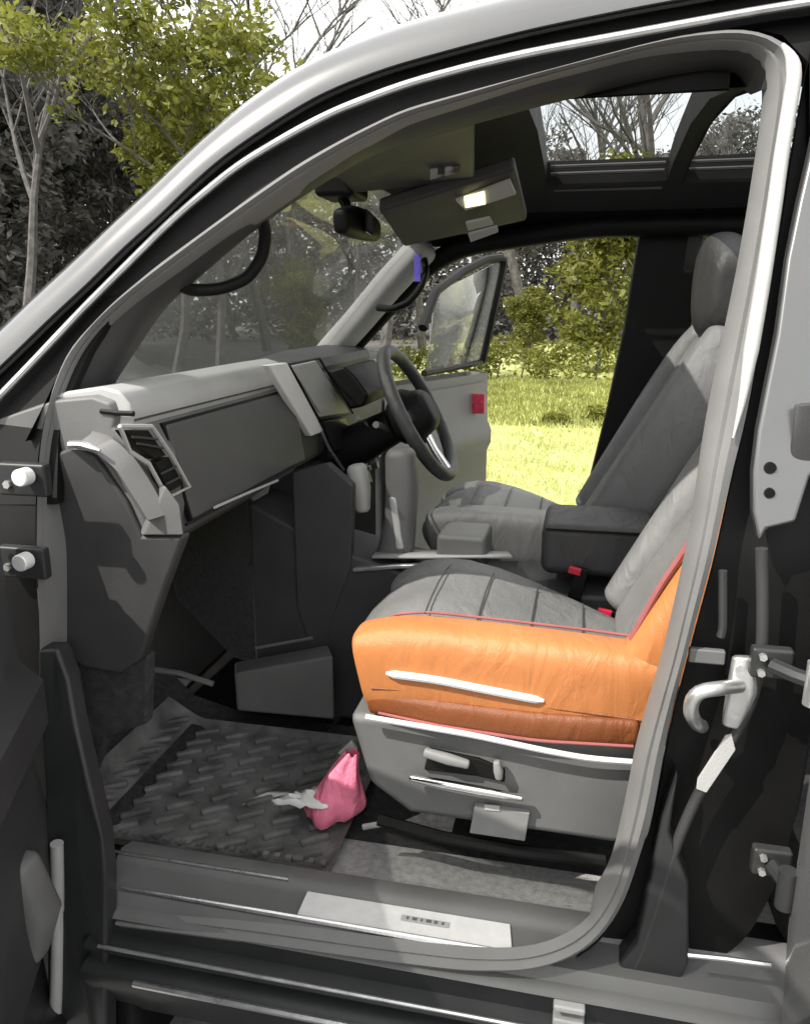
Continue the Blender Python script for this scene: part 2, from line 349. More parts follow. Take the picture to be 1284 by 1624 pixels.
for y0 in (1050, 1365):
    p = PY(1222, y0, .05); q = hx.copy(); q.z = p.z
    hg = MB().box(p+V(0, .0, 0), (.055, .02, .045)).build('hinge', 'shadepaint', rdoor, bevel=.005)
    for dz in (-.012, .012): MB().cyl(p+V(-.014, -.009, dz), p+V(-.014, -.017, dz), .0055, 6).build('bolt', 'steel', hg)
    MB().tube([p+V(0, -.012, .0), p.lerp(q, .5)+V(0, -.012, 0), q+V(-.004, .0, 0)], .011, 8).build('hinge_arm', 'shadepaint', hg)
    MB().cyl(q+V(-.006, -.004, -.03), q+V(-.006, -.004, .03), .013).build('hinge_pin', 'steel' if y0 < 1200 else 'shadepaint', hg)

# ---- sill
prof = [(.34, .255), (.24, .262), (.195, .275), (.165, .315), (.13, .325), (.112, .318), (.107, .309), (.042, .305), (.036, .298), (.030, .286), (.014, .283), (.008, .276), (.016, .262), (.016, .236), (.004, .231), (-.008, .228), (-.012, .218), (.006, .212), (.006, .196), (-.022, .19), (-.030, .184), (-.030, .168), (.01, .10), (.06, .02), (.30, .0)]
xs = [-1.02, -.9, -.6, -.3, 0, .18, .3, .6, 1.3]
def sill(i0, i1, x0, x1, dy=0, dz=0, n=10):
    return [[V(x0+(x1-x0)*k/(n-1), prof[i][0]+dy, prof[i][1]+dz) for k in range(n)] for i in range(i0, i1)]
MB().loft(sill(0, 4, -1.1, 1.3)).build('sill_carpet', 'carpetg', car)
MB().loft(sill(3, 12, -.83, .42)).build('sill_trim', 'mid', car)
MB().loft(sill(11, len(prof), -.83, 1.3)).build('rocker_panel', 'shadepaint', car)
MB().tube([V(x, -.012, .230) for x in (-.80, -.5, 0, .1)], .0035, 6).build('rocker_strip', 'steel', car)
MB().tube([V(x, -.034, .186) for x in (-.72, -.5, 0, .6)], .006, 6).build('rocker_molding', 'alu', car)
MB().tube([V(x, .045, .3115) for x in (-.78, -.5, -.1, -.03)], [.002, .005, .006, .004], 8).build('sill_strip', 'alu', car)
MB().tube([V(x, .118, .3245) for x in (-.85, -.6, -.48)], .003, 6).build('sill_bead', 'alu', car)
sp = [PZ(475, 1424, .3105), PZ(805, 1446, .3105), PZ(808, 1492, .3105), PZ(700, 1490, .3105), PZ(470, 1462, .3105)]
sp = [V(-.44, .108, .311), V(-.07, .108, .311), V(-.06, .044, .3075), V(-.44, .044, .3075)]
sc_ = MB().plate(sp, (0, 0, .0035)).build('scuff_plate', 'bright', car, bevel=.0012)
MB().box((-.215, .082, .3148), (.085, .012, .0012)).build('badge_inset', 'light', sc_, bevel=.0004)
for k, wd in enumerate((.004, .008, .003, .009, .006, .004)): MB().box((-.246+k*.0125, .082, .3159), (wd, .006, .0010)).build('raised_mark', 'mid', sc_)
MB().box((.035, .02, .268), (.05, .05, .012)).build('sill_end', 'light', car, bevel=.004)
MB().box((.035, .012, .236), (.05, .03, .02)).build('sill_bracket', 'light', car, bevel=.004)
rs_ = MB()
rs_.loft([[V(.22, y, z), V(.5, y, z), V(1.25, y, z)] for y, z in ((.30, .25), (.16, .30), (.10, .302), (.05, .285), (.04, .25))])
rs_.build('rear_sill_trim', 'black', car)
for yy, zz in ((.14, .306), (.075, .296), (.045, .27)):
    MB().tube([V(.22, yy, zz), V(.6, yy, zz), V(1.2, yy, zz)], .004, 6).build('rear_sill_strip', 'dark', car)
MB().tube([PY(1090, 1515, .04), PY(1150, 1521, .04), PY(1222, 1531, .04)], .004, 6).build('rear_scuff_edge', 'alu', car)

fil = [(-120, 800), (-120, 735), (0, 620), (40, 585), (150, 480), (205, 458), (140, 560), (104, 640), (92, 700), (90, 800)]
MB().plate([PS(x, y, .045) for x, y in fil], (0, .02, 0)).build('pillar_filler', 'black', car)
fil = [(1150, 34), (1330, 0), (1500, -30), (1500, 330), (1285, 330), (1283, 100), (1240, 55)]
MB().plate([PS(x, y, .055) for x, y in fil], (0, .02, 0)).build('corner_filler', 'black', car)
# ---- hinge pillar at the front of the opening, hinges, front door
hp = [(190, 470), (120, 540), (86, 610), (64, 690), (57, 760), (56, 900), (64, 1000), (74, 1100), (96, 1200), (130, 1300), (160, 1380), (172, 1450), (172, 1700)]
H0 = trace(hp, .03, 60, 2)
H1 = [p+V(-.012, .015, 0) for p in H0]; H2 = [p+V(-.13, .012, 0) for p in H0]; H3 = [p+V(-.15, -.03, 0) for p in H0]; H4 = [p+V(-.40, -.04, 0) for p in H0]
MB().loft([H0, H1, H2]).build('hinge_pillar', 'black', car)
lowp = [(58, 1030), (90, 1030), (108, 1080), (120, 1150), (145, 1260), (160, 1330), (168, 1400), (168, 1720), (74, 1720), (74, 1335), (70, 1250), (60, 1130)]
MB().plate([PY(x, y, .052-.064*min(1, max(0, (y-1060)/260))) for x, y in lowp], (0, .04, 0)).build('pillar_panel', 'shadepaint', car, bevel=.008)
MB().tube(traceY([(90, 1338), (92, 1450), (90, 1560), (84, 1700)], -.016, 20), .0115, 10).build('panel_seal', 'light', car)
for y0 in (758, 893):
    p = PY(32, y0, .02)
    hg = MB().box(p+V(-.02, .035, -.01), (.09, .02, .055)).build('door_hinge', 'shadepaint', car, bevel=.005)
    MB().cyl(p+V(0, .02, 0), p+V(0, -.004, 0), .0145, 20).build('bolt', 'bright', hg, bevel=.003)
    MB().cyl(p+V(-.045, .03, -.018), p+V(-.045, .02, -.018), .007, 6).build('bolt', 'steel', hg)
DH = V(-.985, -.01, 0); ROTD = Matrix.Rotation(R_(-66), 3, 'Z')
def fd(s, n, z): return DH + ROTD @ V(s, n, 0) + V(0, 0, z)
rails = []
zs = [(.04, .03), (.10, 0), (.5, -.02), (.8, -.02), (.95, .0), (1.04, .012)]
for s0, n0 in ((1.05, 0), (.03, -.004), (.0, .01), (0, .045), (.02, .06), (1.05, .06)):
    rails.append([fd(s0, n0+k, z) for z, k in zs])
fdoor = MB().loft(rails, closed=True).build('front_door', 'shadepaint', car)
pn = MB(); pn.loft([[fd(s, n, z) for z, n in ((.24, .07), (.30, .10), (.5, .10), (.62, .085), (.66, .12), (.74, .12), (.78, .085), (.98, .08), (1.02, .06))] for s in (.03, .08, .2, .5, .85, 1.0)])
pn.build('door_panel', 'dark', fdoor)
MB().pillow([fd(.17, .085, .33), fd(.18, .10, .41), fd(.18, .09, .49)], [(.03, .03), (.045, .035), (.03, .03)], (0, 1, 0)).build('door_pocket', 'mid', fdoor)
fr = [fd(.0, .02, 1.0), fd(.22, .08, 1.2), fd(.5, .15, 1.45), fd(.75, .2, 1.6), fd(1.0, .2, 1.6), fd(1.05, .04, 1.0)]
MB().tube(smooth(resample(fr, 40), 1), .016, 8).build('window_frame', 'black', fdoor)
MB().loft([[fd(.03, .03, 1.02), fd(1.02, .03, 1.02)], [fd(.5, .145, 1.42), fd(1.0, .16, 1.42)], [fd(.76, .19, 1.58), fd(.98, .19, 1.58)]]).build('window_glass', 'doorglass', fdoor, solid=.004)

MB().box((-1.02, .24, .06), (.50, .40, .36)).build('inner_fender', 'black', car, bevel=.02)
# ---- floor, firewall, kick panel
b = MB(); b.loft([[V(x, y, z) for y in (.18, .5, .80)] for x, z in ((.5, .25), (-.3, .25), (-.85, .25), (-1.02, .29), (-1.2, .47), (-1.25, .75), (-1.15, 1.0))])
b.build('footwell_carpet', 'carpet', car)
b = MB(); b.loft([[V(x, y, z) for y in (1.06, 1.4, 1.72)] for x, z in ((.5, .25), (-.3, .25), (-.85, .25), (-1.02, .29), (-1.2, .47), (-1.25, .75), (-1.15, 1.0))])
b.build('footwell_carpet', 'carpet', car)
MB().box((.95, .95, .35), (1.1, 1.6, .25)).build('rear_floor', 'carpet', car)
kk = [(84, 720), (118, 706), (150, 722), (200, 795), (225, 850), (292, 850), (262, 930), (238, 1000), (225, 1045), (190, 1070), (130, 1060), (108, 1040), (92, 1000), (84, 880)]
MB().plate([PY(x, y, .13) for x, y in kk], (0, .03, 0)).build('kick_panel', 'dark', car, bevel=.008)

lk = [(100, 1030), (235, 1040), (232, 1150), (170, 1170), (140, 1250), (118, 1240), (100, 1120)]
MB().plate([PY(x, y, .145) for x, y in lk], (0, .03, 0)).build('kick_carpet', 'carpet', car, bevel=.008)
# ---- dashboard
DX = -.75
pts = [(-1.22, 1.04), (-1.0, 1.165), (-.86, 1.208), (-.785, 1.216), (-.755, 1.206), (-.748, 1.18), (-.752, 1.165), (-.735, 1.15), (-.715, 1.10), (-.705, 1.0), (-.715, .955), (-.735, .93), (-.78, .905), (-.86, .85), (-.98, .80), (-1.2, .80)]
ys = [.14, .165, .22, .4, .7, .885]
b = MB(); rails = []
for y in ys:
    k = .02 if y < .15 else 0
    rails.append([V(x-k, y, z-k*.6) for x, z in pts])
b.loft(rails); b.bm.faces.new([v for v in b.bm.verts][:len(pts)])
dash = b.build('dashboard', 'mid', car, bevel=.004, angle=28)
# driver's side of the dash
b = MB(); rails = []
for y in (.885, 1.05, 1.2, 1.4, 1.6, 1.78):
    h = .02 if 1.1 < y < 1.65 else 0
    rails.append([V(x-.01, y, z+(h if 3 > i > 0 else 0)) for i, (x, z) in enumerate(pts)])
b.loft(rails); b.build('driver_dash', 'dark', dash, angle=28)
# padded roll along the top edge, paler to paint in the sunlight on it
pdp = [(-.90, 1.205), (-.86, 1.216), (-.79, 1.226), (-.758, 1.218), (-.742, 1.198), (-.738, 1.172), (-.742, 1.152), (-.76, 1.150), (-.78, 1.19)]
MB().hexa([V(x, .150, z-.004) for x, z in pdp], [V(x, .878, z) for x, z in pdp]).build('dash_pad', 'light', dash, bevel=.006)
MB().tube([V(-.7375, y, 1.166) for y in (.155, .4, .7, .875)], .0018, 6).build('pad_stitch', 'dark', dash)
MB().plate([V(-.737, .229, 1.150), V(-.737, .871, 1.150), V(-.704, .881, .960), V(-.704, .249, .960)], (.009, 0, .001)).build('lid_gap', 'black', dash)
# glovebox lid with seam and lower grille line
gb = [V(-.733, .235, 1.145), V(-.733, .865, 1.145), V(-.703, .875, .965), V(-.703, .255, .965)]
lid = MB().plate(gb, (.012, 0, .002)).build('glovebox_lid', 'lid', dash, bevel=.006)
MB().tube([PX(295, 832, -.688), PX(380, 787, -.688), PX(470, 738, -.688)], .003, 6).build('lid_seam', 'black', lid)
MB().tube([PX(340, 805, -.682), PX(390, 783, -.682), PX(440, 762, -.682)], .003, 6).build('lid_strip', 'light', lid)
# curved trim sweeping down the end of the dash
tr = [(112, 712), (150, 716), (185, 745), (210, 785), (235, 825)]
tr1 = [(150, 672), (185, 684), (215, 715), (245, 760), (270, 812)]
o1 = smooth(resample([PY(x, y, .105) for x, y in tr], 24), 2); o2 = smooth(resample([PY(x, y, .165) for x, y in tr1], 24), 2)
mid_ = [a.lerp(c, .5)+V(.02, -.006, .006) for a, c in zip(o1, o2)]
MB().loft([[p+V(-.03, .03, 0) for p in o1], o1, mid_, o2, [p+V(-.03, .02, 0) for p in o2]]).build('side_trim', 'mid', dash)
MB().tube([p+V(.004, -.004, .004) for p in smooth(resample([PY(x, y, .10) for x, y in ((110, 708), (130, 708), (158, 718))], 12), 1)], [.007]*8+[.006, .005, .004, .003], 8).build('trim_highlight', 'alu', dash)
q1 = [PY(x, y, .125) for x, y in ((225, 850), (292, 850), (285, 800), (262, 770), (240, 822))]
MB().plate(q1, (-.02, .02, 0)).build('lower_trim', 'mid', dash, bevel=.004)
# two-slot vent
for q in (((198, 682), (236, 682), (264, 722), (246, 728), (222, 712)), ((246, 734), (268, 724), (292, 768), (268, 781))):
    pp = [PX(x, y, -.693) for x, y in q]
    vn = MB().plate(pp, (-.02, 0, 0)).build('vent', 'black', dash, bevel=.002)
    for f in (.35, .7):
        MB().tube([pp[0].lerp(pp[-1], f)+V(.003, 0, 0), pp[1].lerp(pp[2], f)+V(.003, 0, 0)], .0022, 6).build('vent_slat', 'dark', vn)
vb = [(190, 676), (240, 676), (272, 722), (300, 772), (266, 790), (236, 735), (206, 716)]
MB().tube([PX(x, y, -.69) for x, y in vb+[vb[0]]], .004, 6).build('vent_frame', 'light', dash)
# pale slot at the near top corner
MB().tube([PY(160, 652, .14), PY(185, 655, .14), PY(212, 656, .14)], .005, 6).build('slot', 'black', dash)
# centre stack: pale bar, screen, glossy panel
MB().plate([PX(x, y, -.70) for x, y in ((426, 579), (456, 575), (514, 684), (494, 692))], (-.02, 0, 0)).build('stack_bar', 'white', dash, bevel=.004)
MB().tube([PX(x, y, -.704) for x, y in ((458, 578), (506, 568), (560, 656), (507, 666), (458, 578))], .0035, 6).build('screen_bezel', 'black', dash)
scp = [PX(x, y, -.71) for x, y in ((455, 582), (502, 572), (556, 655), (505, 662))]
scr = MB().plate(scp, (-.03, 0, 0)).build('touch_screen', 'light', dash, bevel=.004)
MB().plate([p+V(.0035, 0, 0) for p in [PX(x, y, -.71) for x, y in ((464, 588), (498, 580), (541, 648), (505, 654))]], (-.003, 0, 0)).build('screen_glass', 'light', scr)
MB().plate([PX(x, y, -.70) for x, y in ((512, 668), (548, 662), (566, 708), (530, 714))], (-.03, 0, 0)).build('climate_panel', 'screen', dash, bevel=.003)
MB().plate([PX(x, y, -.73) for x, y in ((500, 664), (560, 656), (592, 765), (560, 765), (520, 722))], (-.06, .0, 0)).build('stack_face', 'dark', dash, bevel=.004)
MB().tube([PX(500, 665, -.705), PX(522, 712, -.70), PX(545, 745, -.69)], .005, 6).build('stack_edge', 'alu', dash)
# instrument hood
MB().plate([PY(x, y, 1.15) for x, y in ((518, 588), (545, 580), (560, 594), (584, 625), (576, 645), (552, 650))], (0, .34, 0)).build('instrument_hood', 'black', dash, bevel=.01)
for k in range(4):
    p = PX(572+k*6, 690+k*16, -.66); MB().cyl(p, p+V(.02, 0, .004), .013).build('knob', 'mid', dash)
# lower side of the stack facing the passenger
MB().plate([PY(x, y, .83) for x, y in ((462, 748), (520, 735), (560, 770), (556, 900), (520, 1000), (545, 1130), (530, 1160), (470, 960))], (0, .03, 0)).build('stack_side', 'dark', dash, bevel=.006)

MB().hexa([V(-.84, 1.04, .93), V(-.76, 1.04, .90), V(-.80, 1.04, .62), V(-.95, 1.04, .60)], [V(-.84, 1.76, .93), V(-.76, 1.76, .90), V(-.80, 1.76, .62), V(-.95, 1.76, .60)]).build('knee_panel', 'dark', dash, bevel=.01)
for x, y, mt in ((566, 664, 'pale'), (578, 682, 'light'), (590, 700, 'pale'), (562, 700, 'mid'), (574, 720, 'light'), (586, 742, 'pale'), (600, 722, 'light'), (572, 640, 'light')):
    p = PX(x, y, -.665); MB().pillow([p+V(0, -.009, 0), p, p+V(0, .009, 0)], [(.006, .008)]*3, (0, 0, 1)).build('stack_button', mt, dash)
# ---- centre console
con = MB(); con.hexa([V(-.85, .84, .25), V(.25, .80, .25), V(.25, .80, .68), V(-.30, .82, .66), V(-.62, .84, .74), V(-.85, .85, .85)],
                     [V(-.85, 1.05, .25), V(.25, 1.09, .25), V(.25, 1.09, .68), V(-.30, 1.07, .66), V(-.62, 1.05, .74), V(-.85, 1.04, .85)])
con = con.build('centre_console', 'dark', car, bevel=.012)
MB().pillow([PY(562, 903, .83), PY(630, 898, .83), PY(692, 897, .83)], [(.008, .006)]*3, e=4).build('console_rail', 'alu', con)
MB().loft([[PY(590, 884, .84), PY(700, 884, .84), PY(812, 884, .84)], [PY(600, 872, .98), PY(700, 874, .98), PY(805, 876, .98)]]).build('console_top', 'light', con, solid=.006)
# shifter
MB().pillow([V(-.47, .95, .70), V(-.455, .95, .80), V(-.45, .95, .90), V(-.455, .95, .97)], [(.05, .045), (.042, .04), (.044, .045), (.04, .04)], (0, 1, 0)).build('gear_selector', 'mid', con)
MB().pillow([PY(625, 790, .92), PY(630, 830, .92), PY(634, 866, .92)], [(.014, .014), (.012, .012), (.014, .014)], (0, 1, 0)).build('selector_trim', 'pale', con)
MB().pillow([PY(566, 745, .95), PY(572, 775, .95), PY(575, 805, .95)], [(.026, .03), (.026, .03), (.02, .02)], (0, 1, 0)).build('selector_bezel', 'pale', con)
MB().box((-.28, .95, .735), (.13, .15, .10)).build('cup_holder', 'mid', con, bevel=.015)
ar = MB().box((.06, .95, .775), (.27, .24, .13)).build('armrest', 'greyd', con, bevel=.025)
MB().box((.06, .828, .83), (.25, .008, .006)).build('armrest_seam', 'black', ar)
# dark box at the tunnel side of the footwell
fb = MB().hexa([PY(x, y, .70) for x, y in ((372, 1068), (528, 1040), (530, 1142), (376, 1128))], [PY(x, y, .82) for x, y in ((372, 1050), (520, 1022), (528, 1120), (376, 1110))]).build('footwell_duct', 'mid', con, bevel=.008)
MB().tube([PY(405, 1028, .71), PY(450, 1020, .71), PY(495, 1012, .71)], .004, 6).build('cable', 'mid', con)
MB().tube([PY(242, 1062, .5), PY(285, 1068, .5), PY(338, 1085, .5)], .007, 8).build('footwell_bar', 'mid', con)

# ---- steering wheel
wc = PY(664, 655, 1.28); wn = V(.88, 0, .47).normalized(); wu = V(-.47, 0, .88).normalized(); ws = V(0, 1, 0)
def wp(r, a, d=0): return wc+(wu*math.sin(a)+ws*math.cos(a))*r+wn*d
sw = MB().tube([wp(0.205, 2*math.pi*k/48) for k in range(49)], .020, 14, False).build('steering_wheel', 'greyd', car)
MB().pillow([wc-wn*.045, wc-wn*.02, wc+wn*.006], [(.085, .075), (.098, .09), (.08, .07)], wu).build('hub', 'black', sw)
for a in (0.05, math.pi-.05):
    MB().pillow([wp(.06, a, -.008), wp(.12, a, -.008), wp(.197, a, 0)], [(.022, .012), (.018, .010), (.016, .010)], wn).build('spoke', 'dark', sw)
MB().pillow([wp(.06, -math.pi/2, -.008), wp(.12, -math.pi/2, -.008), wp(.197, -math.pi/2, 0)], [(.03, .01), (.024, .01), (.03, .012)], wn).build('spoke', 'alu', sw)
MB().tube([wp(.203, R_(a), .0135) for a in range(100, 150, 6)], .006, 8).build('rim_inlay', 'alu', sw)
MB().tube([wp(.203, R_(a), .0135) for a in range(165, 215, 6)], .006, 8).build('rim_inlay', 'alu', sw)
MB().pillow([wc-wn*.05, wc-wn*.16, wc-wn*.28], [(.055, .05), (.06, .06), (.065, .07)], wu).build('steering_column', 'black', car)
for sgn in (-1, 1):
    MB().tube([wc-wn*.10+ws*.05*sgn, wc-wn*.085+ws*.13*sgn+wu*.02, wc-wn*.08+ws*.19*sgn+wu*.03], [.009, .008, .010], 8).build('control_stalk', 'mid', car)

# ---- seats
def seat(name, dx, yc, near_tan, bk, lean, label=None):
    Y = lambda k: yc+k
    base = MB()
    sd = [(-.40, .600), (-.36, .455), (-.28, .400), (.10, .395), (.20, .42), (.22, .60), (.10, .615), (-.10, .62)]
    base.hexa([V(x+dx, Y(-.245), z) for x, z in sd], [V(x+dx, Y(.235), z) for x, z in sd])
    st = base.build(name, 'mid', car, bevel=.018, label=label)
    # cushion
    px = [-.385, -.34, -.26, -.12, .04, .16]
    MB().pillow([V(x+dx, Y(0), z) for x, z in zip(px, (.66, .685, .70, .676, .628, .60))], [(.165, .06), (.185, .085), (.19, .095), (.19, .09), (.185, .085), (.18, .08)], e=3.2, n=32).build('cushion', 'greyl2', st, sub=1)
    for k in range(4):
        xx = -.27+k*.10; MB().tube([V(xx+dx, Y(y), (.7935, .7815, .7555, .725)[k]-(y*y)*.55) for y in (-.15, -.08, 0, .08, .15)], .0016, 6).build('seam', 'greyd', st)
    bw = [(.056, .080), (.058, .083), (.060, .084), (.060, .084), (.058, .084), (.054, .080)]
    for sgn, mt in ((-1, 'tan' if near_tan else 'greyl'), (1, 'greyl')):
        bz = (.692, .698, .704, .700, .694, .690) if sgn < 0 else (.668, .690, .700, .658, .588, .55)
        MB().pillow([V((-.352 if x < -.35 else -.325 if x < -.3 else x)+dx, Y(sgn*.20), z) for x, z in zip(px, bz)], bw, e=3.8, n=36, caps=((.80, .45), (.80, .84), (.76, .91), (.6, .965), (.3, .995))).build('cushion_bolster', mt, st, sub=1)
    if near_tan:
        MB().tube(smooth(resample([V(x+dx, Y(-.146), z+h) for x, z, h in zip([-.36]+px[1:], (.692, .698, .704, .700, .694, .690), (.060, .074, .079, .079, .079, .075))], 30), 2), .0028, 8).build('edge_piping', 'rose', st)
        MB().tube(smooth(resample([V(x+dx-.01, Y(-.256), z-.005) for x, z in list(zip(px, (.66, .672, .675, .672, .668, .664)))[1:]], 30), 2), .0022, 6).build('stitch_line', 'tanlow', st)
    # backrest, leaning back
    bp = [(bk+lean*(z-.7)+.02*math.sin((z-.7)*4.5), z) for z in (.70, .85, 1.0, 1.12, 1.22, 1.27)]; hx_ = bk+lean*.60+.01-.29; hz_ = -.095
    MB().pillow([V(x+dx+.035, Y(0), z) for x, z in bp], [(.17, .07), (.18, .07), (.185, .07), (.18, .065), (.165, .06), (.14, .05)], (-1, 0, 0), e=3.2, n=32).build('backrest', 'greyl2', st, sub=1)
    for sgn, mt in ((-1, 'tan' if near_tan else 'greyl'), (1, 'greyl')):
        MB().pillow([V(x+dx+.018, Y(sgn*k), z) for (x, z), k in zip(bp, (.195, .205, .215, .215, .195, .165))], [(.045, .075), (.052, .082), (.056, .085), (.055, .08), (.05, .07), (.04, .055)], (-1, 0, 0), e=2.6, n=28).build('backrest_bolster', mt, st, sub=1)
    h = MB().pillow([V(dx+hx_+.30, Y(-.12), 1.49+hz_), V(dx+hx_+.295, Y(-.06), 1.50+hz_), V(dx+hx_+.29, Y(0), 1.503+hz_), V(dx+hx_+.295, Y(.06), 1.50+hz_), V(dx+hx_+.30, Y(.12), 1.49+hz_)], [(.055, .11), (.068, .145), (.072, .15), (.068, .145), (.055, .11)], e=2.8, n=28).build('headrest', 'greyd', st, sub=1)
    for s_ in (-.06, .06):
        MB().cyl(V(dx+hx_+.29, Y(s_), 1.22), V(dx+hx_+.295, Y(s_), 1.36), .007, 10).build('headrest_post', 'chrome', h)
    return st
ps = seat('passenger_seat', .0, .495, True, .125, .50)
ds = seat('driver_seat', -.035, 1.385, False, .085, .50)
# passenger seat outer details
YO = .244
low = [(572, 1092), (620, 1098), (720, 1110), (800, 1130), (900, 1150), (1008, 1150), (1012, 1172), (900, 1166), (800, 1150), (700, 1138), (600, 1122)]
MB().pillow([PY(592, 1112, .256), PY(700, 1130, .243), PY(850, 1150, .241), PY(1004, 1160, .243)], [(.014, .024), (.017, .027), (.017, .028), (.016, .026)], e=2.6).build('lower_band', 'tanlow', ps)  # darker brown band along the foot of the near bolster
MB().tube(smooth(resample([PY(580, 1137, .224), PY(650, 1149, .222), PY(750, 1166, .222), PY(860, 1190, .222), PY(930, 1203, .224), PY(1004, 1209, .228)], 30), 3), .0055, 8).build('chrome_strip', 'bright', ps)
MB().tube(smooth(resample([PY(612, 1068, .233), PY(690, 1078, .231), PY(780, 1096, .231), PY(862, 1112, .236)], 20), 2), [.003]+[.0075]*18+[.003], 8).build('bolster_highlight', 'white', ps)  # white strip paints the sun's highlight along the tan bolster
lev = MB().pillow([PY(652, 1234, .225), PY(700, 1243, .218), PY(760, 1254, .218), PY(826, 1266, .225)], [(.006, .006), (.008, .008), (.008, .008), (.006, .006)]).build('recline_lever', 'chrome', ps)
MB().plate([PY(x, y, .243) for x, y in ((672, 1222), (755, 1232), (800, 1242), (800, 1222), (760, 1205), (680, 1188))], (0, .01, 0)).build('control_recess', 'black', ps, bevel=.003)
MB().pillow([PY(676, 1194, .232), PY(710, 1204, .230), PY(740, 1212, .232)], [(.008, .009), (.010, .010), (.008, .008)]).build('seat_switch', 'label', ps)
MB().pillow([PY(788, 1210, .232), PY(790, 1222, .230), PY(791, 1232, .232)], [(.007, .008), (.009, .009), (.007, .008)], (0, 1, 0)).build('seat_switch', 'label', ps)
MB().plate([PY(x, y, .238) for x, y in ((752, 1278), (840, 1290), (832, 1335), (744, 1322))], (0, .012, 0)).build('seat_label', 'label', ps, bevel=.002)
MB().plate([PY(x, y, .238) for x, y in ((768, 1276), (792, 1278), (792, 1286), (768, 1284))], (0, -.002, 0)).build('seat_label_tab', 'pale', ps)
MB().tube([PY(600, 1300, .26), PY(700, 1328, .25), PY(820, 1350, .25), PY(960, 1366, .25)], .012, 8).build('seat_rail', 'black', ps)
MB().tube([PY(576, 1312, .26), PY(598, 1308, .26), PY(614, 1304, .26)], .006, 8).build('rail_end', 'steel', ps)
MB().tube(smooth(resample([PY(1000, 1014, .285), PY(1022, 975, .285), PY(1048, 928, .285), PY(1074, 890, .285), PY(1100, 850, .285)], 24), 2), .006, 8).build('edge_piping', 'rose', ps)
MB().tube(smooth(resample([PY(600, 1131, .236), PY(700, 1152, .226), PY(850, 1175, .226), PY(1004, 1184, .23)], 24), 2), .003, 8).build('edge_piping', 'rose', ps)
# buckles with red buttons
for x, y, yy, r in ((911, 905, .79, .016), (889, 953, .765, .014), (958, 972, .77, .018)):
    p = PY(x, y, yy)
    bk = MB().box(p+V(.01, .012, -.035), (.032, .016, .08), Matrix.Rotation(R_(12), 3, 'Y')).build('buckle', 'black', car, bevel=.004)
    MB().box(p, (r*1.9, .014, r*1.1), Matrix.Rotation(R_(12), 3, 'Y')).build('release_button', 'red', bk, bevel=.003)

# ---- far side of the body: rails, pillars, sill, rear bench
fa = [V(-1.08, 1.80, 1.02), V(-.93, 1.755, 1.165), V(-.78, 1.72, 1.31), V(-.66, 1.68, 1.43), V(-.54, 1.64, 1.54)]
MB().pillow(fa, [(.045, .05)]*5, (.5, -.5, .7), e=3).build('far_pillar_trim', 'pale', car)
MB().tube(smooth(resample([V(-1.05, 1.83, 1.00), V(-.80, 1.78, 1.24), V(-.55, 1.71, 1.48), V(-.42, 1.68, 1.55), V(0, 1.66, 1.60), V(.4, 1.66, 1.60), V(1.2, 1.68, 1.54)], 50), 2), .034, 12).build('far_roof_rail', 'black', car)
gh = [PY(600, 488, 1.62), PY(622, 490, 1.57), PY(648, 480, 1.55), PY(668, 455, 1.55), PY(676, 430, 1.57), PY(672, 410, 1.62)]
MB().tube(smooth(resample(gh, 24), 2), .0115, 10).build('grab_handle', 'black', car)
bpp = [(1018, 352), (1012, 380), (990, 520), (960, 660), (934, 765), (925, 850), (1075, 850), (1080, 760), (1090, 560), (1120, 352)]
MB().plate([V(p.x, 1.69, p.z) for p in [PY(x, y, 1.69) for x, y in bpp]], (0, .09, 0)).build('far_pillar', 'black', car, bevel=.01)
MB().box((-.1, 1.80, .33), (1.9, .14, .16)).build('far_sill', 'shadepaint', car, bevel=.01)
MB().box((.78, 1.78, .70), (1.0, .10, .85)).build('far_rear_door', 'dark', car, bevel=.02)
MB().loft([[V(.28, 1.76, 1.12), V(1.2, 1.76, 1.12)], [V(.30, 1.67, 1.57), V(1.1, 1.67, 1.55)]]).build('far_rear_glass', 'roofglass', car, solid=.004)
for o in (0,):
    MB().box((1.25, .95, 1.0), (.12, 1.5, 1.1), Matrix.Rotation(R_(12), 3, 'Y')).build('rear_bench_back', 'greyd', car, bevel=.04)
    MB().box((.95, .95, .6), (.55, 1.4, .22)).build('rear_bench', 'greyd', car, bevel=.04)

# ---- driver's door, standing open
DDH = V(-.86, 1.84, 0); ROF = Matrix.Rotation(R_(70), 3, 'Z')
def dd(s, n, z): return DDH + ROF @ V(s, n, 0) + V(0, 0, z)
b = MB(); b.loft([[dd(s, n, z) for z in (.2, .24, .5, .8, 1.02, 1.06)] for s, n in ((0, 0), (.93, 0), (.95, -.02), (.95, -.1), (.93, -.12), (0, -.12))], closed=True)
ddoor = b.build('driver_door', 'mid', car)
MB().loft([[dd(s, n, z) for z, n in ((.26, -.125), (.5, -.14), (.70, -.14), (.74, -.16), (.80, -.16), (.84, -.14), (1.02, -.13))] for s in (.05, .4, .7, .90)]).build('door_panel', 'mid', ddoor)
p = PY(744, 640, 2.68)
MB().plate([PY(x, y, 2.50) for x, y in ((720, 624), (768, 624), (768, 656), (722, 656))], (0, .02, 0)).build('red_reflector', 'redlens', ddoor, bevel=.004)
MB().plate([PY(x, y, 2.496) for x, y in ((722, 640), (752, 640), (752, 648), (722, 648))], (0, .004, 0)).build('reflector_mark', 'red', ddoor)
g0 = [PY(x, y, yy) for x, y, yy in ((672, 592, 2.05), (764, 574, 2.75), (768, 560, 2.75), (800, 408, 2.72))]
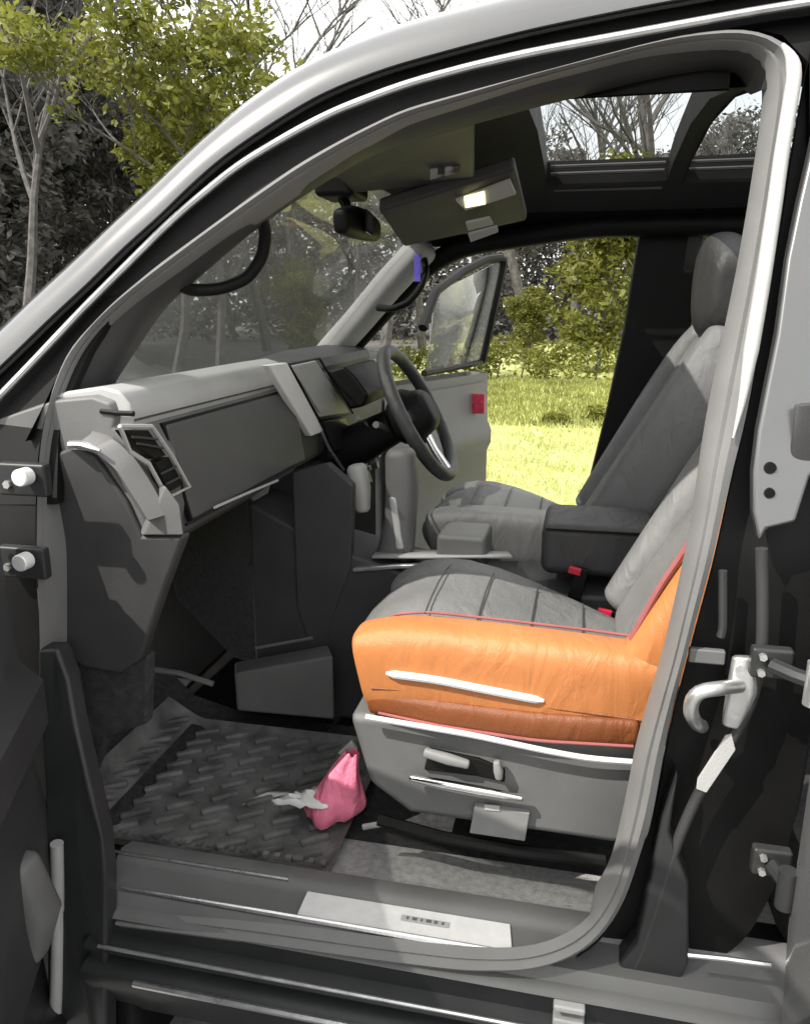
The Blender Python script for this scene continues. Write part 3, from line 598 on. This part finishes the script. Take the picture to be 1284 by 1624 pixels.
MB().tube(smooth(resample([g0[1], g0[2].lerp(g0[3], .3), g0[2].lerp(g0[3], .7), g0[3], PY(770, 412, 2.6), PY(730, 432, 2.4), PY(690, 462, 2.15), PY(670, 520, 2.0)], 50), 1), .019, 8).build('window_frame', 'black', ddoor)
MB().tube([PY(672, 592, 2.1), PY(715, 584, 2.4), PY(764, 574, 2.75)], .014, 8).build('window_ledge', 'black', ddoor)
MB().loft([[PY(676, 590, 2.1), PY(762, 574, 2.75)], [PY(690, 464, 2.15), PY(796, 412, 2.72)]]).build('window_glass', 'doorglass', ddoor, solid=.004)

# ---- windscreen, header, headliner, roof
def ws_rail(y, x0, z0, x1, z1): return [V(x0+(x1-x0)*t, y[0]+(y[1]-y[0])*t, z0+(z1-z0)*t+.03*math.sin(math.pi*t)) for t in (0, .25, .5, .75, 1)]
MB().loft([ws_rail((.18, .37), -1.10, .98, -.575, 1.605), ws_rail((.34, .5), -1.2, 1.0, -.58, 1.65), ws_rail((.95, .95), -1.32, 1.02, -.60, 1.685), ws_rail((1.6, 1.48), -1.2, 1.0, -.53, 1.65), ws_rail((1.80, 1.63), -1.06, .98, -.47, 1.60)]).build('windscreen', 'windshield', car, solid=.005)
# headliner with an opening for the roof glass
def hz(x, y):
    e = 1-((y-.95)/.70)**2
    return 1.62+.13*max(0, e)**.7 + (-.07*((-.2-x)/.4)**2 if x < -.2 else 0)
SX0, SX1, SY0, SY1 = -.13, .205, .42, 1.46
xs = [-.60, -.5, -.4, -.3, -.2, SX0, 0, .1, SX1, .25, .55, .9, 1.3]; ysn = [.40, SY0, .5, .65, .8, .95, 1.1, 1.3, SY1, 1.52, 1.62]
def in_hole(x0, x1, y0, y1):
    return y0 >= SY0-1e-4 and y1 <= SY1+1e-4 and ((x0 >= SX0-1e-4 and x1 <= SX1+1e-4) or (x0 >= .25-1e-4 and x1 <= .9+1e-4))
def sheet(zf):
    bm = bmesh.new(); vs = {}
    for x in xs:
        for y in ysn: vs[x, y] = bm.verts.new((x, y, zf(x, y)))
    for x0, x1 in zip(xs, xs[1:]):
        for y0, y1 in zip(ysn, ysn[1:]):
            if not in_hole(x0, x1, y0, y1): bm.faces.new([vs[x0, y0], vs[x1, y0], vs[x1, y1], vs[x0, y1]])
    k = MB(); k.bm.free(); k.bm = bm; return k
hl = sheet(hz).build('headliner', 'liner', car)
sheet(lambda x, y: max(1.755, hz(x, y)+.06) if x > -.35 else hz(x, y)+.06).build('roof_panel', 'silver', car)
for x0, x1 in ((SX0, SX1), (.25, .9)):
    loop = [V(x, y, hz(x, y)) for x, y in ((x0, SY0), (x1, SY0), (x1, .65), (x1, .95), (x1, 1.3), (x1, SY1), (x0, SY1), (x0, 1.3), (x0, .95), (x0, .65), (x0, SY0))]
    MB().loft([[p+V(0, 0, -.004) for p in loop], [p+V(0, 0, .068) for p in loop]]).build('sunroof_frame', 'black', car)
    n_ = 9; yy = [SY0+(SY1-SY0)*k/(n_-1) for k in range(n_)]
    MB().loft([[V(x0, y, hz(x0, y)+.06) for y in yy], [V(x1, y, hz(x1, y)+.06) for y in yy]]).build('sunroof_glass', 'roofglass', car)
    for dy in (.02, .05):
        MB().tube([V(x0+.01, SY1-dy, hz(x0, SY1)+.02+dy*.5), V(x1-.01, SY1-dy, hz(x1, SY1)+.02+dy*.5)], .005, 6).build('sunroof_track', 'dark', car)
MB().tube([V(SX0+.02, SY1+.03, hz(0, SY1)-.006), V(SX1-.01, SY1+.03, hz(0, SY1)-.008)], .005, 6).build('liner_bead', 'mid', car)

MB().loft([[V(x, 1.61, hz(x, 1.61)+.01) for x in (-.62, -.4, -.2, .3, 1.3)], [V(x, 1.645, 1.625 if x > -.3 else 1.59) for x in (-.62, -.4, -.2, .3, 1.3)], [V(x, 1.70, 1.60 if x > -.3 else 1.55) for x in (-.62, -.4, -.2, .3, 1.3)]]).build('far_liner_edge', 'black', car)
# ---- visors, overhead console, mirror
vz = MB().hexa([PY(x, y, yy) for x, y, yy in ((515, 262, .38), (752, 196, .42), (752, 285, .86), (560, 306, .84))], [PY(x, y, yy)+V(0, 0, .018) for x, y, yy in ((515, 262, .38), (752, 196, .42), (752, 285, .86), (560, 306, .84))]).build('sun_visor', 'dark', car, bevel=.006)
q = [PY(x, y, .70)+V(0, 0, -.006) for x, y in ((682, 265), (730, 254), (728, 268), (682, 280))]
MB().plate(q, (0, 0, .012)).build('vanity_lamp', 'light', vz)
oc = MB().hexa([PY(x, y, yy) for x, y, yy in ((600, 335, .84), (815, 268, .84), (835, 350, 1.10), (640, 392, 1.10))], [PY(x, y, yy)+V(0, 0, .03) for x, y, yy in ((600, 335, .84), (815, 268, .84), (835, 350, 1.10), (640, 392, 1.10))]).build('overhead_console', 'dark', car, bevel=.008)
def on_oc(x, y):
    f = (y-300-(700-x)*.25)/80; return PY(x, y, .84+.26*min(1, max(0, f*.75)))
def chip(name, q, mt, par, d=.006): return MB().plate([on_oc(x, y)+V(0, 0, -.003) for x, y in q], (0, 0, d)).build(name, mt, par, bevel=.001)
chip('lamp_bezel', ((722, 316), (808, 284), (818, 306), (770, 322), (738, 332)), 'light', oc)
l_ = MB().plate([on_oc(x, y)+V(0, -.002, -.008) for x, y in ((736, 308), (768, 300), (770, 318), (738, 324))], (0, 0, .004)).build('reading_lamp', 'lamp', oc)
for q in (((738, 352), (776, 344), (782, 354), (742, 364)), ((742, 370), (788, 358), (790, 366), (746, 382))):
    chip('overhead_switch', q, 'pale', oc)
mr = MB().pillow([V(-.56, .80, 1.545), V(-.555, .86, 1.55), V(-.55, .95, 1.55), V(-.545, 1.03, 1.545)], [(.02, .028), (.026, .036), (.026, .036), (.02, .028)], e=3).build('rear_view_mirror', 'black', car)
MB().box((-.522, .92, 1.548), (.004, .19, .05), Matrix.Rotation(R_(8), 3, 'Z')).build('mirror_glass', 'mirror', mr)
MB().tube([V(-.56, .92, 1.55), V(-.59, .93, 1.60), V(-.62, .94, 1.655)], .013, 8).build('mirror_arm', 'black', mr)
MB().box((-.60, .94, 1.635), (.10, .14, .05)).build('sensor_housing', 'black', car, bevel=.012)
MB().hexa([V(-.50, 1.12, 1.585), V(-.28, 1.12, 1.60), V(-.28, 1.50, 1.58), V(-.48, 1.52, 1.565)], [V(-.50, 1.12, 1.603), V(-.28, 1.12, 1.618), V(-.28, 1.50, 1.598), V(-.48, 1.52, 1.583)]).build('sun_visor', 'black', car, bevel=.006)
p = PY(662, 425, 1.55); MB().box(p, (.022, .008, .085)).build('pillar_reflection', 'blue', car, bevel=.002)  # blue chip painting in a reflection beside the far pillar

# front fender, bonnet and nose so the car is whole from a step aside
MB().loft([[V(x, y, z) for y, z in ((.0, .25), (-.02, .5), (.0, .85), (.08, 1.0), (.3, 1.06), (.95, 1.1), (1.6, 1.06), (1.82, 1.0), (1.9, .85), (1.92, .5), (1.9, .25))] for x in (-1.10, -1.4, -1.75)]).build('bonnet', 'silver', car)
MB().box((-1.82, .95, .6), (.3, 1.8, .75)).build('front_end', 'silver', car, bevel=.1)
for x, y in ((-1.55, .12), (-1.55, 1.78), (1.6, .12), (1.6, 1.78)):
    MB().cyl(V(x, y-.11, .19), V(x, y+.11, .19), .34, 32).build('wheel', 'drubber', car, bevel=.03)
MB().hexa([V(1.3, .12, .2), V(2.3, .12, .25), V(2.3, .12, 1.0), V(2.1, .3, 1.5), V(1.3, .28, 1.68)], [V(1.3, 1.78, .2), V(2.3, 1.78, .25), V(2.3, 1.78, 1.0), V(2.1, 1.6, 1.5), V(1.3, 1.62, 1.68)]).build('rear_body', 'silver', car, bevel=.05)
MB().box((.1, .95, .1), (2.6, 1.7, .12)).build('underbody', 'black', car)

# ================================================================ LOOSE THINGS IN THE CAR
b = MB()
x0, x1, y0, y1 = -1.04, -.43, .205, .70
nx, ny = 24, 20
def mz(x, y):
    z = .268 + (.0 if x > -.95 else (-.95-x)*.6)
    ed = min(x-x0, x1-x, y-y0, y1-y)
    return z + (.014 if ed < .02 else 0)
g = [[V(x0+(x1-x0)*i/nx, y0+(y1-y0)*j/ny, 0) for j in range(ny+1)] for i in range(nx+1)]
for r in g:
    for p in r: p.z = mz(p.x, p.y)
b.loft(g)
rb = b; rnd_mat = random.Random(5)
for i in range(7):
    for j in range(9):
        cx, cy = -.99+i*.083, .25+j*.05
        if cx > -.5 and cy > .55: continue
        a = R_(36)+rnd_mat.uniform(-.05, .05)
        rb.pillow([V(cx-.027*math.cos(a), cy-.027*math.sin(a), mz(cx, cy)+.005), V(cx, cy, mz(cx, cy)+.006), V(cx+.027*math.cos(a), cy+.027*math.sin(a), mz(cx, cy)+.005)], [(.0075, .007)]*3, n=8)
for k in range(22):
    rb.box((-.95+k*.024, .216, .29), (.012, .012, .006))
fm = rb.build('floor_mat', 'matrub', None)
tag(fm, 'dark grey ribbed rubber floor mat lying in the passenger footwell', 'floor mat')

# crumpled pink bag with a pale flap
rnd = random.Random(4)
base = PZ(520, 1290, .285)
b = MB(); rings = []
for k, (z, rx, ry) in enumerate(((0, .055, .045), (.02, .066, .052), (.055, .052, .042), (.095, .036, .03), (.13, .024, .02), (.155, .014, .012))):
    rings.append([base+V(.015*k*.8+rx*math.cos(t)*(1+.16*math.sin(3*t+k)+.1*math.sin(7*t)), ry*math.sin(t)*(1+.18*math.cos(4*t+k*.6)), z+.006*math.sin(5*t)) for t in [2*math.pi*i/28 for i in range(29)]])
b.loft(rings)
bag = b.build('crumpled_bag', 'pink', None, sub=1, angle=180)
tag(bag, 'small crumpled pink bag on the floor mat in front of the seat', 'bag')
fl = [(428, 1274), (470, 1258), (500, 1250), (520, 1262), (500, 1280), (462, 1278)]
b = MB(); rr_ = random.Random(12)
ea = [PZ(x, y, .305+.03*(x-428)/90) for x, y in ((430, 1275), (455, 1263), (480, 1255), (500, 1250), (520, 1256))]
eb = [PZ(x, y, .305+.03*(x-428)/90) for x, y in ((434, 1277), (455, 1279), (480, 1281), (500, 1284), (520, 1282))]
b.loft([[p.lerp(q, f)+V(0, 0, rr_.uniform(-.004, .007)+.01*math.sin(f*3.1)) for p, q in zip(resample(ea, 11), resample(eb, 11))] for f in (0, .2, .4, .6, .8, 1)])
b.build('pale_flap', 'white', bag, solid=.0015, angle=25)
MB().plate([PY(x, y, .40) for x, y in ((535, 1196), (556, 1176), (566, 1190), (552, 1204))], (0, .01, 0)).build('pale_tip', 'pale', bag, bevel=.002)

# ================================================================ GROUND
def ground_sheet(name, pts, z, m_, sub=1):
    b = MB(); b.bm.faces.new([b.bm.verts.new((x, y, z)) for x, y in pts])
    o = b.build(name, m_); o['kind'] = 'structure'; return o
litter = mat('leaf litter', (.09, .086, .078), .95, 0, .5, 3, 1, 30)
asph = mat('asphalt', (.20, .20, .20), .9, 0, .25, 20, .8, 180)
grass = mat('lawn soil', (.42, .43, .16), .95, 0, .3, 1.5, 1, 60)
ground_sheet('ground', [(-900, -900), (900, -900), (900, 900), (-900, 900)], GZ, litter)
ground_sheet('driveway', [(-30, -5), (14, -5), (14, 3.4), (-30, 3.4)], GZ+.006, asph)
ground_sheet('lawn', [(-3.4, 3.6), (8, 3.6), (14, 34), (-6.5, 34)], GZ+.010, grass)

def leaf_quads(bm, c, r, n, size, rnd, flat=1.0):
    for _ in range(n):
        d = Vector((rnd.gauss(0, 1), rnd.gauss(0, 1), rnd.gauss(0, 1))).normalized()*(r*rnd.random()**.45)
        d.z *= flat; p = c+d
        a = Vector((rnd.gauss(0, 1), rnd.gauss(0, 1), rnd.gauss(0, .7))).normalized(); q = a.orthogonal().normalized()
        q = Quaternion(a, rnd.random()*6.28) @ q; s = size*(.6+rnd.random()*.8)
        bm.faces.new([bm.verts.new(p-a*s), bm.verts.new(p+q*s*.45), bm.verts.new(p+a*s), bm.verts.new(p-q*s*.45)])
def branch(b, p, d, L, r, lvl, rnd, tips):
    n = 5; pts = [p]; q = p; dd_ = d.copy()
    for i in range(n):
        dd_ = (dd_+Vector((rnd.gauss(0, .12), rnd.gauss(0, .12), rnd.gauss(.03, .08)))).normalized(); q = q+dd_*L/n; pts.append(q)
    b.tube(pts, [r*(1-.75*i/n) for i in range(n+1)], 6 if lvl < 2 else 4, False)
    tips.append(pts[-1])
    if lvl < 4:
        for k in range(5 if lvl == 0 else 4):
            f = (.35 if lvl == 0 else .25)+.65*rnd.random(); i = min(n-1, int(f*n)); pp = pts[i].lerp(pts[i+1], f*n-i)
            az = rnd.random()*6.28; sd = Vector((math.cos(az), math.sin(az), rnd.uniform(.1, .9))).normalized()
            branch(b, pp, (dd_*.55+sd*.75).normalized(), L*rnd.uniform(.45, .65), r*.45, lvl+1, rnd, tips)
bark = mat('grey bark', (.10, .095, .09), .95, 0, .4, 8, 1, 30)
leaf_y = leafmat('yellow green leaves', (.10, .115, .010), (.26, .27, .05))
leaf_o = leafmat('olive leaves', (.09, .10, .010), (.21, .22, .035))
leaf_d = leafmat('grey brown leaves', (.09, .088, .08), (.19, .185, .17))
def tree_mesh(seed, H, leaf, nleaf, size, rad):
    rnd = random.Random(seed); b = MB(); tips = []
    branch(b, V(0, 0, 0), V(rnd.uniform(-.06, .06), rnd.uniform(-.06, .06), 1), H, H*.022, 0, rnd, tips)
    tm = b
    cb = None
    if leaf:
        cb = MB(); pick = [t for t in tips if t.z > H*.15]
        for t in rnd.sample(pick, min(len(pick), nleaf)): leaf_quads(cb.bm, t, rad*rnd.uniform(.6, 1.3), 22, size, rnd, .8)
    return tm, cb
def make_tree(name, seed, H, leafm, nleaf, size, rad, label, group, fill=None):
    t = thing(name, label, 'tree', (0, 0, GZ), group)
    tm, cb = tree_mesh(seed, H, leafm, nleaf, size, rad)
    if fill:
        n_, rx, z0, z1 = fill; rn = random.Random(seed+1)
        for _ in range(n_):
            a = rn.random()*6.28; zz = rn.uniform(z0, z1); u = (zz-z0)/(z1-z0); r_ = rx*math.sqrt(rn.random())*(1.05-.55*abs(u-.4)*1.6)
            leaf_quads(cb.bm, V(r_*math.cos(a), r_*math.sin(a), zz), rad*rn.uniform(.5, 1.1), 24, size, rn, .8)
    o = tm.build('trunk', bark, t); o.location = (0, 0, 0)
    if cb: o = cb.build('crown', leafm, t); o.location = (0, 0, 0)
    return t
def dup(root, loc, rz, sc, label):
    r = root.copy(); C.objects.link(r); r.location = loc; r.rotation_euler = (0, 0, rz); r.scale = (sc,)*3; r['label'] = label
    for ch in root.children:
        c = ch.copy(); C.objects.link(c); c.parent = r
    return r
# the sunlit yellow-green tree beyond the windscreen pillar
ty = make_tree('leafy_tree', 11, 4.6, leaf_y, 300, .08, .36, 'sunlit yellow green tree beyond the car roof at upper left', None, (150, 1.5, 3.2, 6.2))
ty.location = (-6.75, 13.0, GZ)
to = make_tree('leafy_tree', 23, 3.2, leaf_o, 300, .085, .4, 'olive green tree behind the lawn, seen through the open driver door', None, (190, 1.15, .5, 3.6))
to.location = (.35, 18.8, GZ)
ty3 = dup(to, (-1.35, 19.5, GZ), 1.1, .42, 'small olive green sapling standing beside the larger olive tree')
ty4 = dup(to, (-6.9, 18.4, GZ), 2.7, .55, 'small olive green tree seen through the hazy windscreen')
ty2 = dup(to, (3.8, 26, GZ), 2.1, 1.15, 'olive green tree standing far right behind the lawn')
# bare trees against the sky and the grey wood behind
gb_ = 'trees of the grey wood'
bl = 'bare grey tree in the wood beyond the car'
dl = 'dull grey brown leafy tree in the wood beyond the car'
t1 = make_tree('bare_tree', 5, 6.5, None, 0, 0, 0, bl, gb_); t1.location = (-7.5, 20, GZ)
t2 = make_tree('bare_tree', 8, 7.5, None, 0, 0, 0, bl, gb_); t2.location = (-4.8, 18, GZ)
d1 = make_tree('wood_tree', 31, 6.0, leaf_d, 300, .11, .5, dl, gb_, (260, 2.4, 1.0, 9.0)); d1.location = (-14, 15, GZ)
rnd = random.Random(2)
for k in range(12):
    az = R_(rnd.uniform(-42, 8)); rr = rnd.uniform(17, 30)
    dup(t1 if k % 2 else t2, (rr*math.sin(az), rr*math.cos(az), GZ), rnd.random()*6, rnd.uniform(.8, 1.3), bl)
for k in range(26):
    az = R_(-56+k*1.55+rnd.uniform(-1, 1)) if k < 17 else R_(-26+(k-17)*4.8+rnd.uniform(-1, 1)); rr = rnd.uniform(20, 34) if k < 17 else rnd.uniform(36, 46)
    dup(d1, (rr*math.sin(az), rr*math.cos(az), GZ), rnd.random()*6, rnd.uniform(.8, 1.35), dl)
# understory thicket as one far mass
b = MB(); rnd = random.Random(9)
for k in range(620):
    az = R_(rnd.uniform(-62, 22)); rr = rnd.uniform(38, 55)
    leaf_quads(b.bm, V(rr*math.sin(az), rr*math.cos(az), GZ+rnd.uniform(.2, 4.8)), 1.7, 42, .26, rnd)
th = b.build('far_thicket', leaf_d); th['kind'] = 'stuff'; tag(th, 'far grey brown thicket closing off the view beyond the trees', 'thicket')
# low hedge added as the dark, shaded strip at the lawn's end
b = MB(); rnd = random.Random(21); st2 = MB()
for k in range(110):
    leaf_quads(b.bm, V(rnd.uniform(-4.5, 4.5), 16.3+rnd.uniform(-.4, .4), GZ+rnd.uniform(.12, .72)), .3, 46, .06, rnd)
hd = thing('hedge', 'low olive green hedge added in place of shade at the far end of the lawn', 'hedge', (0, 16.3, GZ))
o = b.build('added_hedge_foliage', leaf_o, hd); o.location = (0, -16.3, -GZ)
for k in range(18):
    st2.tube([V(-4.4+k*.52, 16.3, GZ), V(-4.35+k*.52, 16.3, GZ+.3), V(-4.4+k*.52, 16.35, GZ+.6)], [.02, .015, .008], 6)
o = st2.build('added_hedge_stems', bark, hd); o.location = (0, -16.3, -GZ)
for k, (x, y) in enumerate(((-.25, 9.6), (.2, 9.9))):
    b = MB()
    for q in range(7): leaf_quads(b.bm, V(x+rnd.uniform(-.14, .14), y, GZ+rnd.uniform(.03, .15)), .12, 34, .05, rnd)
    tag(b.build('weed_clump', leaf_o), ('low dark weed clump on the sunlit lawn, nearer the open door', 'low dark weed clump on the sunlit lawn, nearer the black pillar')[k], 'weeds')
# grass blades
b = MB(); rnd = random.Random(3)
for k in range(42000):
    y = 3.6+(rnd.random()**1.7)*20; x = rnd.uniform(-2.6, 2.6)+(y*.05); h = rnd.uniform(.03, .075); a = rnd.random()*6.28; ww = .006+y*.0006
    p = V(x, y, GZ+.01); q = V(math.cos(a)*ww, math.sin(a)*ww, 0); l = V(rnd.gauss(0, .02), rnd.gauss(0, .02), h)
    b.bm.faces.new([b.bm.verts.new(p-q), b.bm.verts.new(p+q), b.bm.verts.new(p+l)])
b2 = MB()  # longer grass band, darker in colour to paint shade on the lawn
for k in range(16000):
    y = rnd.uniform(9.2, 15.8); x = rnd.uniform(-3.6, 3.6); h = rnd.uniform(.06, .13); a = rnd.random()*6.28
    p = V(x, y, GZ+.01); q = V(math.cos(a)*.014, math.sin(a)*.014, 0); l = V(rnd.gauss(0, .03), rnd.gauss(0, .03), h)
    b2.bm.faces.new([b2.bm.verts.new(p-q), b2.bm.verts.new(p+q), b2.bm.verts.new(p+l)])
rg = b2.build('shade_grass', leafmat('shade-toned grass blades', (.16, .17, .035), (.30, .32, .08))); rg['kind'] = 'stuff'
tag(rg, 'longer olive grass with lawn shade put into its darker colour, between the bright lawn and the added hedge', 'grass')
gr = b.build('grass', leafmat('grass blades', (.47, .49, .18), (.60, .62, .28))); gr['kind'] = 'stuff'
tag(gr, 'short sunlit yellow green grass on the lawn beyond the far door', 'grass')
print('objects', len(bpy.data.objects))
